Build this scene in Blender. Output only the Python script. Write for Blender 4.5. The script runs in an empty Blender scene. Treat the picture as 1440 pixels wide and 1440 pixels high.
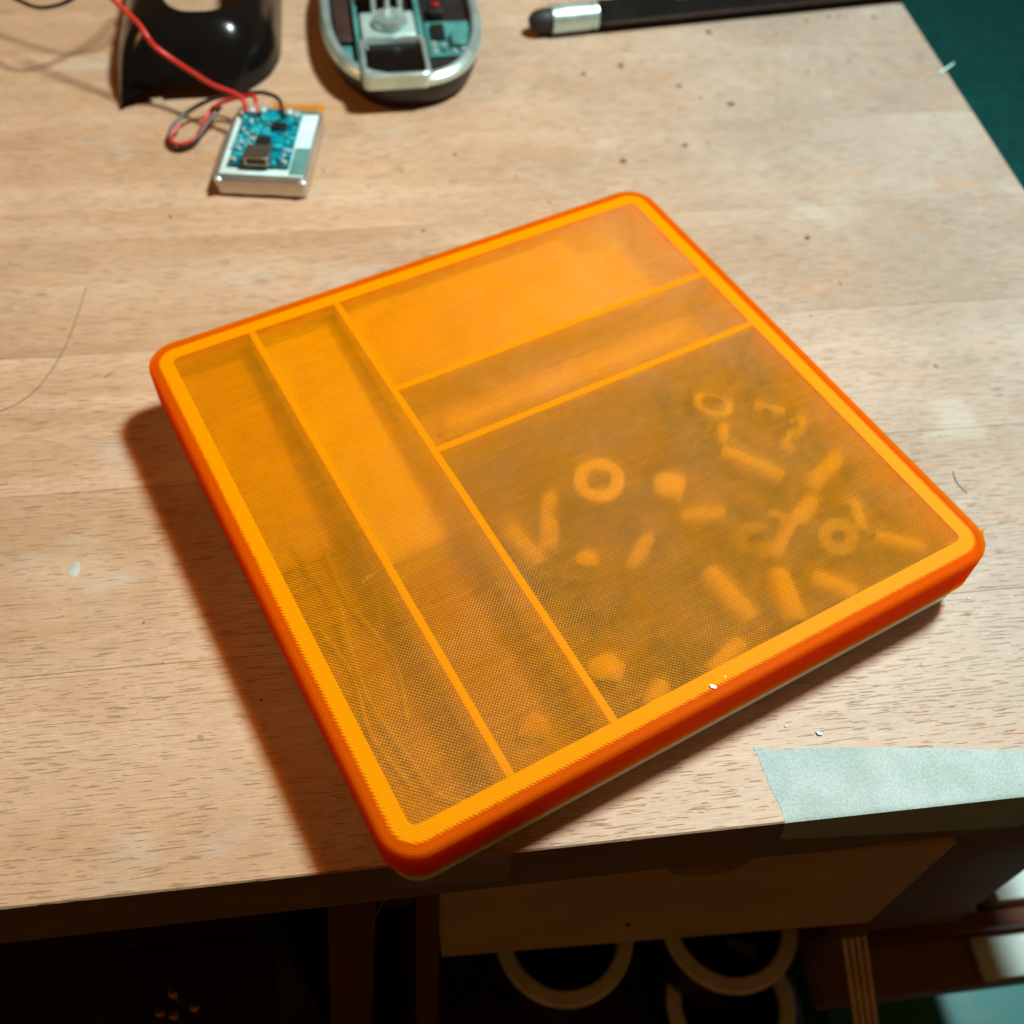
import bpy, bmesh, math, random
from mathutils import Vector, Matrix
import mathutils.noise as mn
random.seed(7)
S = bpy.context.scene
COL = S.collection
mm = 0.001
# ---------------------------------------------------------------- camera
cd = bpy.data.cameras.new("camera"); cam = bpy.data.objects.new("camera", cd); COL.objects.link(cam)
R_ = Vector((0.9922765, -0.11977122, 0.03228302)); U_ = Vector((0.077454, 0.80150982, 0.59294425)); F_ = Vector((0.09689282, 0.5858642, -0.80459613))
cam.matrix_world = Matrix(((R_.x, U_.x, -F_.x, -0.012093), (R_.y, U_.y, -F_.y, -0.073119), (R_.z, U_.z, -F_.z, 0.225039), (0, 0, 0, 1)))
cd.sensor_width = 36; cd.sensor_height = 36; cd.sensor_fit = 'AUTO'; cd.lens = 1467.82 / 1440 * 36
cd.clip_start = 0.01; cd.clip_end = 20
cd.dof.use_dof = True; cd.dof.focus_distance = 0.235; cd.dof.aperture_fstop = 12.5; cd.dof.aperture_blades = 0
S.camera = cam
# ---------------------------------------------------------------- dim warm room
W = bpy.data.worlds.new("World"); S.world = W; W.use_nodes = True
bg = W.node_tree.nodes['Background']; bg.inputs[0].default_value = (1.0, 0.44, 0.10, 1); bg.inputs[1].default_value = 0.072
# ---------------------------------------------------------------- desk lamp (cool) and an added, unseen warm fill at the left
def area(name, loc, target, size, power, color, shape='DISK'):
    l = bpy.data.lights.new(name, 'AREA'); l.shape = shape; l.size = size; l.energy = power; l.color = color
    o = bpy.data.objects.new(name, l); COL.objects.link(o); o.location = loc
    o.rotation_euler = (Vector(target) - Vector(loc)).to_track_quat('-Z', 'Y').to_euler(); return o
area("desk_lamp_light", (0.319, 0.217, 0.68), (0.03, 0.11, 0), 0.10, 8.5, (0.88, 1.0, 0.96))
area("warm_fill_light", (-0.75, 0.35, 0.75), (-0.05, 0.1, 0), 0.22, 1.5, (1.0, 0.42, 0.12))
S.view_settings.view_transform = 'Standard'; S.view_settings.look = 'None'; S.view_settings.exposure = 0; S.view_settings.gamma = 1
S.render.engine = 'CYCLES'; c = S.cycles
c.use_denoising = True; c.max_bounces = 10; c.diffuse_bounces = 4; c.glossy_bounces = 4; c.transmission_bounces = 8; c.transparent_max_bounces = 24; c.volume_bounces = 8
c.sample_clamp_indirect = 3; c.caustics_reflective = False; c.caustics_refractive = True

# ---------------------------------------------------------------- material helpers
class M:
    def __init__(s, name):
        s.m = bpy.data.materials.new(name); s.m.use_nodes = True; s.t = s.m.node_tree; s.N = s.t.nodes; s.L = s.t.links
        s.b = s.N['Principled BSDF']; s.out = s.N['Material Output']
    def n(s, ty, **kw):
        nd = s.N.new(ty)
        for k, v in kw.items(): setattr(nd, k, v)
        return nd
    def put(s, sock, v):
        if isinstance(v, bpy.types.NodeSocket): s.L.new(v, sock)
        elif isinstance(v, (tuple, list)) and len(v) == 3 and sock.type == 'RGBA': sock.default_value = (*v, 1)
        else: sock.default_value = v
    def math(s, op, a, b=None, c_=None, clamp=False):
        nd = s.n('ShaderNodeMath', operation=op, use_clamp=clamp); s.put(nd.inputs[0], a)
        if b is not None: s.put(nd.inputs[1], b)
        if c_ is not None: s.put(nd.inputs[2], c_)
        return nd.outputs[0]
    def mix(s, f, a, b):
        nd = s.n('ShaderNodeMix', data_type='RGBA'); s.put(nd.inputs[0], f); s.put(nd.inputs[6], a); s.put(nd.inputs[7], b); return nd.outputs[2]
    def mulc(s, f, a, b):
        nd = s.n('ShaderNodeMix', data_type='RGBA', blend_type='MULTIPLY'); s.put(nd.inputs[0], f); s.put(nd.inputs[6], a); s.put(nd.inputs[7], b); return nd.outputs[2]
    def obj(s): return s.n('ShaderNodeTexCoord').outputs['Object']
    def world(s): return s.n('ShaderNodeNewGeometry').outputs['Position']
    def mapping(s, v, scale=(1, 1, 1), rot=(0, 0, 0), loc=(0, 0, 0)):
        nd = s.n('ShaderNodeMapping'); s.put(nd.inputs[0], v); nd.inputs['Scale'].default_value = scale; nd.inputs['Rotation'].default_value = rot
        s.put(nd.inputs['Location'], loc); return nd.outputs[0]
    def noise(s, v, scale=5, detail=3, rough=.5, dist=0):
        nd = s.n('ShaderNodeTexNoise'); s.put(nd.inputs['Vector'], v); nd.inputs['Scale'].default_value = scale; nd.inputs['Detail'].default_value = detail
        nd.inputs['Roughness'].default_value = rough; nd.inputs['Distortion'].default_value = dist; return nd.outputs['Fac']
    def ramp(s, f, lo, hi, a=0., b=1.):
        nd = s.n('ShaderNodeMapRange', interpolation_type='SMOOTHSTEP'); s.put(nd.inputs[0], f)
        for i, v in enumerate((lo, hi, a, b)): s.put(nd.inputs[1 + i], v)
        return nd.outputs[0]
    def bump(s, h, strength=.3, dist=.001, normal=None):
        nd = s.n('ShaderNodeBump'); s.put(nd.inputs['Height'], h); nd.inputs['Strength'].default_value = strength; nd.inputs['Distance'].default_value = dist
        if normal: s.put(nd.inputs['Normal'], normal)
        return nd.outputs[0]
    def set(s, **kw):
        for k, v in kw.items(): s.put(s.b.inputs[k.replace('_', ' ')], v)
        return s.m
def plain(name, col, rough=.5, metal=0., nscale=900, var=.12, bumpd=.00003, **kw):
    m = M(name); v = m.obj(); f = m.noise(v, nscale, 3); f2 = m.noise(v, nscale / 9, 4)
    cc = m.mix(m.ramp(f2, .3, .7), tuple(x * (1 - var) for x in col), tuple(min(1, x * (1 + var)) for x in col))
    m.set(Base_Color=cc, Roughness=m.ramp(f2, .2, .8, rough * .85, min(1, rough * 1.15)), Metallic=metal, Normal=m.bump(f, .4, bumpd), **kw); return m.m

# beech wood
def beech(name, light, dark, fleck, dim=1.0, sheen=.42):
    m = M(name); g = m.world()
    info = m.n('ShaderNodeObjectInfo'); rnd = info.outputs['Random']
    off = m.n('ShaderNodeCombineXYZ'); m.put(off.inputs[0], m.math('MULTIPLY', rnd, 3.1)); m.put(off.inputs[1], m.math('MULTIPLY', rnd, 1.7))
    va = m.n('ShaderNodeVectorMath', operation='ADD'); m.put(va.inputs[0], g); m.put(va.inputs[1], off.outputs[0]); p = va.outputs[0]
    band = m.noise(m.mapping(p, (3, 42, 42)), 1, 5, .55, .9)         # broad growth bands
    band2 = m.noise(m.mapping(p, (12, 260, 260)), 1, 4, .6, .5)
    fl = m.noise(m.mapping(p, (135, 2100, 2100), (0, 0, .02)), 1, 2, .5, .15)      # short dark pores
    fl2 = m.noise(m.mapping(p, (330, 3300, 3300), (0, 0, -.02)), 1, 2, .5, .15)
    blot = m.noise(p, 14, 4, .6)
    col = m.mix(m.ramp(band, .3, .72), light, dark)
    col = m.mix(m.math('MULTIPLY', m.ramp(band2, .35, .75), .38), col, dark)
    # cool sheen at right and warm light at left, put into the wood colour
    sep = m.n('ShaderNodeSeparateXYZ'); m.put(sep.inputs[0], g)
    cool_light = m.ramp(m.math('ADD', sep.outputs[0], m.math('MULTIPLY', m.math('SUBTRACT', m.noise(g, 9, 5, .6), .5), .16)), -.05, .20)
    col = m.mix(m.math('MULTIPLY', cool_light, .72), col, (0.345 * dim, 0.36 * dim, 0.355 * dim))
    col = m.mulc(.8, col, m.mix(m.ramp(blot, .3, .7), (.86, .80, .74), (1.06, 1.05, 1.04)))
    col = m.mulc(1, col, m.mix(rnd, (.90, .87, .83), (1.04, 1.03, 1.02)))
    fib = m.noise(m.mapping(p, (150, 2600, 2600)), 1, 4, .65)
    col = m.mulc(1, col, m.mix(m.ramp(fib, .3, .7), (.86, .83, .80), (1.08, 1.08, 1.08)))
    patch = m.ramp(m.noise(g, 22, 3, .6), .3, .65, -.035, .02)
    flm = m.ramp(m.math('SUBTRACT', fl, patch), .595, .68)
    col = m.mix(m.math('MULTIPLY', flm, m.math('MULTIPLY_ADD', cool_light, -.16, .48)), col, fleck)
    col = m.mix(m.math('MULTIPLY', m.ramp(fl2, .56, .68), .28), col, fleck)
    # honey blotches and pale smears
    bl = m.noise(m.mapping(g, (34, 90, 90), (0, 0, 0), (3, 1, 0)), 1, 5, .62, .4)
    col = m.mix(m.ramp(bl, .54, .74, 0, .42), col, (.52 * dim, .26 * dim, .10 * dim))
    sm = m.noise(m.mapping(g, (26, 40, 40), (0, 0, 0), (8, 2, 0)), 1, 5, .6, .3)
    col = m.mix(m.ramp(sm, .56, .72, 0, .36), col, (.58 * dim, .55 * dim, .47 * dim))
    grit = m.noise(g, 1500, 3, .6)
    # a few brown spots
    sp = m.ramp(m.noise(g, 130, 2, .5), .735, .78)
    col = m.mix(m.math('MULTIPLY', sp, .5), col, (0.22 * dim, .12 * dim, .06 * dim))
    h = m.math('SUBTRACT', m.math('ADD', m.math('MULTIPLY', m.noise(m.mapping(p, (300, 1400, 1400)), 1, 4, .6), .5), m.math('MULTIPLY', band2, .3)), m.math('MULTIPLY', flm, .9))
    h = m.math('ADD', h, m.math('MULTIPLY', grit, .22))
    m.set(Base_Color=col, Roughness=m.ramp(blot, .2, .8, sheen, sheen + .16), Normal=m.bump(h, .75, .00026)); return m.m
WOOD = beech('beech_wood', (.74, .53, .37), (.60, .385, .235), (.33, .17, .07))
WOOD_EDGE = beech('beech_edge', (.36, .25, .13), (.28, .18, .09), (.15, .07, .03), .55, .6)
PALE = plain('pale_plywood', (.60, .43, .22), .7, nscale=300)
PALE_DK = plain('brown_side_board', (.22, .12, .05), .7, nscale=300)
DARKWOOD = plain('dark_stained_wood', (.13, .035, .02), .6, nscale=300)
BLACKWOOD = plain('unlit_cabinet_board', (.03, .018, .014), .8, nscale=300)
BROWN = plain('brown_shelf_board', (.20, .095, .05), .6, nscale=300)
BODY = plain('pale_grey_printed_plastic', (.96, .95, .91), .45, nscale=1500, var=.02, Subsurface_Weight=1.0, Subsurface_Scale=.012)
BODY.node_tree.nodes['Principled BSDF'].inputs['Subsurface Radius'].default_value = (1, .9, .7)
INNER = plain('white_printed_plastic', (.95, .94, .88), .5, nscale=1500, Subsurface_Weight=1.0, Subsurface_Scale=.005)
INNER.node_tree.nodes['Principled BSDF'].inputs['Subsurface Radius'].default_value = (1, .8, .5)
BLACKG = plain('black_gloss_plastic', (.006, .005, .005), .2, nscale=800, bumpd=.00001, Specular_IOR_Level=.32)
BLACKM = plain('black_matt_plastic', (.016, .012, .01), .5)
RUBBER = plain('black_rubber', (.018, .018, .018), .65)
SILVER = plain('brushed_silver', (.62, .80, .77), .36, .72)
SILVERP = plain('silver_painted_plastic', (.48, .64, .61), .32, .3)
TEALP = plain('teal_grey_plastic', (.08, .30, .28), .3, .1, var=.3)
MINT = plain('mint_white_film', (.66, .88, .84), .38)
FOIL = plain('aluminised_pouch_foil', (.62, .56, .50), .34, .7, nscale=400, bumpd=.0002)
GREYTAB = plain('grey_green_label', (.13, .32, .28), .45)
KAPTON = plain('amber_polyimide_tape', (.62, .22, .006), .25)
PCB = plain('blue_circuit_board', (.0, .20, .27), .25, nscale=2000, var=.6)
PCBL = plain('light_blue_solder_mask', (.04, .50, .56), .2)
SOLDER = plain('solder', (.75, .90, .87), .30, .6)
CHIP = plain('black_chip', (.015, .018, .016), .3)
REDW = plain('red_wire_insulation', (.62, .035, .022), .32)
BLKW = plain('black_wire_insulation', (.02, .02, .02), .28)
BRASS = plain('brass', (.75, .42, .12), .3, 1.0)
NYLON = plain('cream_nylon', (.95, .92, .76), .45)
_m = INNER; _t = _m.node_tree; _tr = _t.nodes.new('ShaderNodeBsdfTransparent'); _tr.inputs[0].default_value = (.95, .93, .88, 1); _mx = _t.nodes.new('ShaderNodeMixShader'); _mx.inputs[0].default_value = .88
_t.links.new(_tr.outputs[0], _mx.inputs[1]); _t.links.new(_t.nodes['Principled BSDF'].outputs[0], _mx.inputs[2]); _t.links.new(_mx.outputs[0], _t.nodes['Material Output'].inputs[0])
SCREWB = plain('black_oxide_steel', (.10, .09, .085), .35, .7)
STEEL = plain('steel', (.55, .5, .45), .35, 1.0)
CARD = plain('white_card', (.93, .91, .84), .6)
PAPER = plain('white_paper', (.70, .86, .82), .7)
TUBM = plain('cream_tub_plastic', (.88, .80, .68), .55)
CRUMB = plain('brown_crumb', (.24, .13, .06), .8)
SHARD = plain('pale_shard', (.6, .9, .9), .4)
FLAKE = plain('pale_flake', (.55, .72, .68), .5)
LIGHTF = plain('white_flake', (.92, .86, .78), .5)
HAIR = plain('dark_hair', (.09, .05, .03), .4)
HAIRL = plain('pale_fibre', (.42, .36, .30), .4)
RED = plain('red_component', (.35, .01, .015), .3)
VIAL = plain('yellow_green_vial', (.34, .36, .12), .12, Transmission_Weight=.4)
TICK = plain('engraved_tick', (.50, .38, .32), .6)
# masking tape: crepe paper
m = M('mint_masking_tape'); v = m.world()
n1 = m.noise(v, 1700, 5, .7); n2 = m.noise(m.mapping(v, (2600, 500, 500)), 1, 4, .7); n3 = m.noise(v, 90, 4, .6)
col = m.mix(m.ramp(n1, .3, .7), (.38, .475, .46), (.52, .64, .625)); col = m.mulc(.5, col, m.mix(m.ramp(n3, .35, .65), (.72, .76, .72), (1.08, 1.06, 1.06)))
TAPE = m.set(Base_Color=col, Roughness=.7, Normal=m.bump(m.math('ADD', n2, n1), .8, .00022))
m = M('clear_sticky_tape'); v = m.world(); n1 = m.noise(v, 600, 4)
TAPE2 = m.set(Base_Color=m.mix(n1, (.30, .20, .14), (.42, .30, .22)), Roughness=.3, Normal=m.bump(n1, .3, .0001))
# blanket: woven teal
m = M('teal_woven_blanket'); v = m.world()
n1 = m.noise(m.mapping(v, (110, 420, 100), (0, 0, .5)), 1, 5, .7); n2 = m.noise(v, 5, 4, .6)
BLANKET = m.set(Base_Color=m.mix(m.ramp(n1, .3, .7), (.0, .085, .09), (.0, .30, .29)), Roughness=.95, Normal=m.bump(m.math('ADD', n1, m.math('MULTIPLY', n2, 2)), 1, .006))

# orange lid plastics ------------------------------------------------
PITCH = .00064
def hatch(m, phase_noise=True):
    v = m.obj(); s = m.n('ShaderNodeSeparateXYZ'); m.put(s.inputs[0], v)
    x, y = s.outputs[0], s.outputs[1]
    wob = m.math('MULTIPLY', m.math('SUBTRACT', m.noise(v, 60, 2), .5), PITCH * .55)
    k = 2 * math.pi / (PITCH * math.sqrt(2))
    a = m.math('COSINE', m.math('MULTIPLY', m.math('ADD', m.math('ADD', x, y), wob), k))
    b = m.math('COSINE', m.math('MULTIPLY', m.math('ADD', m.math('SUBTRACT', x, y), wob), k))
    return v, x, y, m.math('MULTIPLY_ADD', a, .5, .5), m.math('MULTIPLY_ADD', b, .5, .5)
m = M('translucent_orange_print'); v, x, y, h1, h2 = hatch(m)
irr = m.noise(v, 420, 3, .6); big = m.noise(v, 30, 4, .6)
lines = m.math('MULTIPLY', m.math('POWER', h1, 1.3), m.math('MULTIPLY_ADD', h2, m.ramp(big, .35, .65, .30, .62), m.ramp(big, .35, .65, .60, .38)))
lines = m.math('MULTIPLY', lines, m.ramp(irr, .2, .7, .7, 1.15))
def perline(rot):   # each printed line is a little thicker or thinner than its neighbour
    return m.ramp(m.noise(m.mapping(v, (60, 1 / PITCH * .8, 1), (0, 0, rot)), 1, 2), .3, .7, .82, 1.12)
lines = m.math('MULTIPLY', lines, m.math('MULTIPLY', perline(math.pi / 4), perline(-math.pi / 4)))
nrm = m.bump(m.math('ADD', h1, m.math('MULTIPLY', h2, .6)), .8, .00012)
nrm = m.bump(irr, .4, .0001, nrm)
solid = m.n('ShaderNodeBsdfDiffuse'); m.put(solid.inputs[0], (1.0, .40, .0)); m.put(solid.inputs[2], nrm)
trl = m.n('ShaderNodeBsdfTranslucent'); m.put(trl.inputs[0], (1.0, .47, .0))
tra = m.n('ShaderNodeBsdfTransparent'); m.put(tra.inputs[0], (1.0, .62, .001))
ref = m.n('ShaderNodeBsdfRefraction'); m.put(ref.inputs[0], (1.0, .62, .001)); ref.inputs['Roughness'].default_value = .33; ref.inputs['IOR'].default_value = 1.22; m.put(ref.inputs['Normal'], nrm)
see = m.n('ShaderNodeMixShader'); m.put(see.inputs[0], .42); m.L.new(tra.outputs[0], see.inputs[1]); m.L.new(ref.outputs[0], see.inputs[2])
sol = m.n('ShaderNodeMixShader'); m.put(sol.inputs[0], .30); m.L.new(solid.outputs[0], sol.inputs[1]); m.L.new(trl.outputs[0], sol.inputs[2])
mx = m.n('ShaderNodeMixShader'); m.put(mx.inputs[0], m.math('MULTIPLY_ADD', lines, .72, .15, clamp=True)); m.L.new(see.outputs[0], mx.inputs[1]); m.L.new(sol.outputs[0], mx.inputs[2])
gl = m.n('ShaderNodeBsdfGlossy'); gl.inputs['Roughness'].default_value = .28; m.put(gl.inputs['Normal'], nrm); m.put(gl.inputs[0], (1, 1, 1))
fr = m.n('ShaderNodeFresnel'); fr.inputs['IOR'].default_value = 1.5; m.put(fr.inputs['Normal'], nrm)
mg = m.n('ShaderNodeMixShader'); m.put(mg.inputs[0], m.math('MULTIPLY', .019, m.ramp(m.noise(v, 55, 5, .65, .5), .3, .7, .35, 1.0))); m.L.new(mx.outputs[0], mg.inputs[1]); m.L.new(gl.outputs[0], mg.inputs[2])
m.L.new(mg.outputs[0], m.out.inputs[0]); PANEL = m.m
m = M('panel_underside'); tr = m.n('ShaderNodeBsdfTransparent'); m.put(tr.inputs[0], (1, .9, .7)); m.L.new(tr.outputs[0], m.out.inputs[0]); UNDER = m.m
# rim + skirt
LA, LB, RC = 80 * mm, 78.67 * mm, 8.5 * mm
m = M('solid_orange_print'); v, x, y, h1, h2 = hatch(m)
sz = m.n('ShaderNodeSeparateXYZ'); m.put(sz.inputs[0], v); z = sz.outputs[2]
qx = m.math('SUBTRACT', m.math('ABSOLUTE', x), LA - RC); qy = m.math('SUBTRACT', m.math('ABSOLUTE', y), LB - RC)
qx0 = m.math('MAXIMUM', qx, 0.); qy0 = m.math('MAXIMUM', qy, 0.)
sd = m.math('ADD', m.math('SQRT', m.math('ADD', m.math('MULTIPLY', qx0, qx0), m.math('MULTIPLY', qy0, qy0))), m.math('MINIMUM', m.math('MAXIMUM', qx, qy), 0.))
ins = m.math('SUBTRACT', RC, sd)    # inset from the outer edge, metres
saw = m.math('MULTIPLY', m.math('SUBTRACT', h1, .5), .0007)
inrim = m.ramp(m.math('ADD', m.math('ADD', ins, saw), m.math('MULTIPLY', m.math('SUBTRACT', m.noise(v, 700, 2), .5), .0006)), .0027, .0031)
per = m.math('MULTIPLY_ADD', m.math('COSINE', m.math('MULTIPLY', ins, 2 * math.pi / .00062)), .5, .5)
top = m.ramp(z, .0208, .0226)
band = m.mix(per, (.92, .17, .0), (1, .27, .0))
rimc = m.mix(m.math('MULTIPLY', h1, .35), (1, .38, .0), (1, .31, .0))
topc = m.mix(inrim, band, rimc)
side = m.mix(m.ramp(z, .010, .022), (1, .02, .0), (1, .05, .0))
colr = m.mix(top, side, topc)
hgt = m.math('ADD', m.math('MULTIPLY', m.math('MULTIPLY', h1, inrim), .8), m.math('MULTIPLY', m.math('MULTIPLY', per, m.math('SUBTRACT', 1., inrim)), 1.))
layer = m.math('MULTIPLY', m.math('COSINE', m.math('MULTIPLY', z, 2 * math.pi / .00028)), m.math('SUBTRACT', 1., top))
m.set(Base_Color=colr, Roughness=.38, Specular_IOR_Level=.05, Normal=m.bump(m.math('ADD', hgt, m.math('MULTIPLY', layer, .25)), .5, .00012))
tr = m.n('ShaderNodeBsdfTransparent'); ms = m.n('ShaderNodeMixShader'); m.put(ms.inputs[0], m.math('ADD', .07, m.math('MULTIPLY', top, m.math('MULTIPLY_ADD', inrim, .48, .15))))
m.L.new(tr.outputs[0], ms.inputs[1]); m.L.new(m.b.outputs[0], ms.inputs[2]); m.L.new(ms.outputs[0], m.out.inputs[0])
vs_ = m.n('ShaderNodeVolumeScatter'); m.put(vs_.inputs[0], (1, .5, .0)); vs_.inputs['Density'].default_value = 300; vs_.inputs['Anisotropy'].default_value = .5
va_ = m.n('ShaderNodeVolumeAbsorption'); m.put(va_.inputs[0], (1, .79, .0)); va_.inputs['Density'].default_value = 3200
ad = m.n('ShaderNodeAddShader'); m.L.new(vs_.outputs[0], ad.inputs[0]); m.L.new(va_.outputs[0], ad.inputs[1]); m.L.new(ad.outputs[0], m.out.inputs['Volume'])
RIM = m.m

# ---------------------------------------------------------------- mesh helpers
def link(name, me, mat, parent=None):
    o = bpy.data.objects.new(name, me); COL.objects.link(o)
    for x_ in (mat if isinstance(mat, (list, tuple)) else [mat]): me.materials.append(x_)
    if parent: o.parent = parent
    return o
def build(name, bm, mat, parent=None, smooth=40):
    bmesh.ops.recalc_face_normals(bm, faces=bm.faces)
    me = bpy.data.meshes.new(name); bm.to_mesh(me); bm.free()
    if smooth:
        me.polygons.foreach_set('use_smooth', [True] * len(me.polygons))
        try: me.set_sharp_from_angle(angle=math.radians(smooth))
        except Exception: pass
    return link(name, me, mat, parent)
def tag(o, label=None, cat=None, group=None, kind=None):
    if label: o['label'] = label
    if cat: o['category'] = cat
    if group: o['group'] = group
    if kind: o['kind'] = kind
    return o
def empty(name, loc, rz=0, label=None, cat=None, group=None):
    o = bpy.data.objects.new(name, None); COL.objects.link(o); o.location = loc; o.rotation_euler = (0, 0, rz); o.empty_display_size = .01
    return tag(o, label, cat, group)
def box(bm, x0, x1, y0, y1, z0, z1, bev=0, seg=1, mat=None):
    vs = [bm.verts.new((x_, y_, z_)) for z_ in (z0, z1) for y_ in (y0, y1) for x_ in (x0, x1)]
    f = [bm.faces.new([vs[i] for i in q]) for q in ((0, 2, 3, 1), (4, 5, 7, 6), (0, 1, 5, 4), (2, 6, 7, 3), (0, 4, 6, 2), (1, 3, 7, 5))]
    if mat is not None: bmesh.ops.transform(bm, matrix=mat, verts=vs)
    if bev:
        es = list({e for v_ in vs for e in v_.link_edges})
        bmesh.ops.bevel(bm, geom=es, offset=bev, segments=seg, affect='EDGES', profile=.5)
def boxo(name, x0, x1, y0, y1, z0, z1, mat, parent=None, bev=.0003, seg=2):
    bm = bmesh.new(); box(bm, x0 * mm, x1 * mm, y0 * mm, y1 * mm, z0 * mm, z1 * mm, bev, seg); return build(name, bm, mat, parent)
def rr(a, b, r, n=10, ins=0., z=0.):
    a -= ins; b -= ins; r = max(r - ins, .0002); pts = []
    for cx, cy, t0 in ((a - r, b - r, 0), (-a + r, b - r, 90), (-a + r, -b + r, 180), (a - r, -b + r, 270)):
        for i in range(n + 1):
            t = math.radians(t0 + 90 * i / n); pts.append((cx + r * math.cos(t), cy + r * math.sin(t), z))
    return pts
def loft(bm, loops, cap0=False, cap1=False, closed=False, mi=None):
    L = [[bm.verts.new(p) for p in lp] for lp in loops]; n = len(L[0]); rng = range(len(L) if closed else len(L) - 1)
    for i in rng:
        A, B = L[i], L[(i + 1) % len(L)]
        for j in range(n):
            f = bm.faces.new((A[j], A[(j + 1) % n], B[(j + 1) % n], B[j]))
            if mi: f.material_index = mi[i]
    if cap0: f = bm.faces.new(list(reversed(L[0]))); f.material_index = mi[-1] if mi else 0
    if cap1: bm.faces.new(L[-1])
    return L
def catmull(pts, k=8):
    P = [Vector(p) for p in pts]; P = [P[0] * 2 - P[1]] + P + [P[-1] * 2 - P[-2]]; out = []
    for i in range(1, len(P) - 2):
        for j in range(k):
            t = j / k; a, b, c_, d = P[i - 1:i + 3]
            out.append(.5 * ((2 * b) + (c_ - a) * t + (2 * a - 5 * b + 4 * c_ - d) * t * t + (3 * b - a - 3 * c_ + d) * t ** 3))
    out.append(P[-2]); return out
def tube(name, pts, r, mat, parent=None, k=8, n=8, taper=False):
    P = catmull([tuple(q * mm for q in p) for p in pts], k); bm = bmesh.new(); loops = []; up = Vector((0, 0, 1)); prev = None
    for i, p in enumerate(P):
        t = (P[min(i + 1, len(P) - 1)] - P[max(i - 1, 0)]).normalized()
        s = t.cross(up) if prev is None else t.cross(prev.cross(t) if False else prev)
        if prev is None:
            if s.length < .05: s = t.cross(Vector((1, 0, 0)))
            s.normalize(); u = s.cross(t)
        else:
            u = (prev - t * prev.dot(t)).normalized(); s = t.cross(u)
        prev = u; q = r * mm * (1 - .6 * i / len(P) if taper else 1)
        loops.append([tuple(p + s * q * math.cos(2 * math.pi * j / n) + u * q * math.sin(2 * math.pi * j / n)) for j in range(n)])
    loft(bm, loops, True, True); return build(name, bm, mat, parent, 60)
def lathe(bm, prof, n=32, M4=None, closed=False):
    loops = [[(r * math.cos(2 * math.pi * j / n), r * math.sin(2 * math.pi * j / n), z) for j in range(n)] for r, z in prof]
    L = loft(bm, loops, not closed, not closed, closed)
    if M4 is not None: bmesh.ops.transform(bm, matrix=M4, verts=[v_ for l in L for v_ in l])
def axis(p, d, scale=1):   # matrix taking +Z to direction d at p (mm)
    q = Vector(d).to_track_quat('Z', 'Y').to_matrix().to_4x4(); return Matrix.Translation(Vector(p) * mm) @ q
def blob(name, x_, y_, z_, r, mat, flat=.5, parent=None, sub=1, seed=0):
    bm = bmesh.new(); bmesh.ops.create_icosphere(bm, subdivisions=sub, radius=1)
    for v_ in bm.verts:
        k = 1 + .35 * mn.noise(v_.co * 1.7 + Vector((seed * 3.1, seed, 0))); v_.co *= k
        v_.co = Vector((v_.co.x * r * mm * (1 + .3 * (seed % 3)), v_.co.y * r * mm, (v_.co.z * flat * r) * mm))
    zmin = min(v_.co.z for v_ in bm.verts)
    for v_ in bm.verts: v_.co.z -= zmin
    o = build(name, bm, mat, parent); o.location = (x_ * mm, y_ * mm, z_ * mm); o.rotation_euler = (0, 0, seed * 1.3); return o

# ================================================================ SETTING
bm = bmesh.new(); box(bm, -2, 3, -2, 4, -.76, -.74)
tag(build('floor', bm, BLACKWOOD, None, 0), kind='structure')

# ---- desk
desk = empty('desk', (0, 0, 0), 0, 'beech workbench whose laminated top fills the picture, with crumbs and stains on it', 'desk')
edges = [0, 54, 108.4, 160.5, 212, 264, 314, 366, 418, 470, 522]
x0, x1 = -520, 213.8
for i in range(len(edges) - 1):
    ya, yb = edges[i] + .0, edges[i + 1] - .07
    bm = bmesh.new(); n = 160
    # long board with slightly chipped arrises; cross-section swept along x
    loops = []
    for k in range(n + 1):
        xx = x0 + (x1 - x0) * k / n
        ch = .35 + (.28 * max(0, mn.noise(Vector((xx * .11, i * 9.1, 0)))) + .35 * max(0, mn.noise(Vector((xx * .5, i, 3))) - .25) if i == 0 else -.27)
        e = .3 if 0 < k < n else .3
        zt = 0 if 0 < k < n else -.3
        loops.append([(xx * mm, y_ * mm, z_ * mm) for y_, z_ in ((ya, -23.8), (ya, -ch * 1.2), (ya + ch, zt), (yb - .08, zt), (yb, zt - .08), (yb, -23.8))])
    loft(bm, loops, True, True)
    for f in bm.faces:
        f.material_index = 0
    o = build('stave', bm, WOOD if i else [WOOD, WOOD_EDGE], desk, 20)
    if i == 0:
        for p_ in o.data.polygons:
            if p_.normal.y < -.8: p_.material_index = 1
# cabinet parts under the top
for (a, b), (a1, b1) in (((-38.0, -26.8), (-66, -49.5)), ((-17.4, -12.0), (-28.5, -19))):   # splayed legs of the stand below
    bm = bmesh.new(); loft(bm, [[(q * mm, 2.5 * mm, zz * mm), (w * mm, 2.5 * mm, zz * mm), (w * mm, 26 * mm, zz * mm), (q * mm, 26 * mm, zz * mm)] for q, w, zz in ((a1, b1, -300), (a, b, -23.9))], True, True)
    build('post', bm, DARKWOOD, desk, 20)
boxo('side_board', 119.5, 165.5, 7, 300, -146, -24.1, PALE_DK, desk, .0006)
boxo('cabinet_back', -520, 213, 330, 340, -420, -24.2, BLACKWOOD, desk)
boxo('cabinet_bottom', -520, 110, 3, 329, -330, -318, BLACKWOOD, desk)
boxo('rail', -27, -17.2, 4, 20, -44, -24.1, BLACKWOOD, desk)
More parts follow.
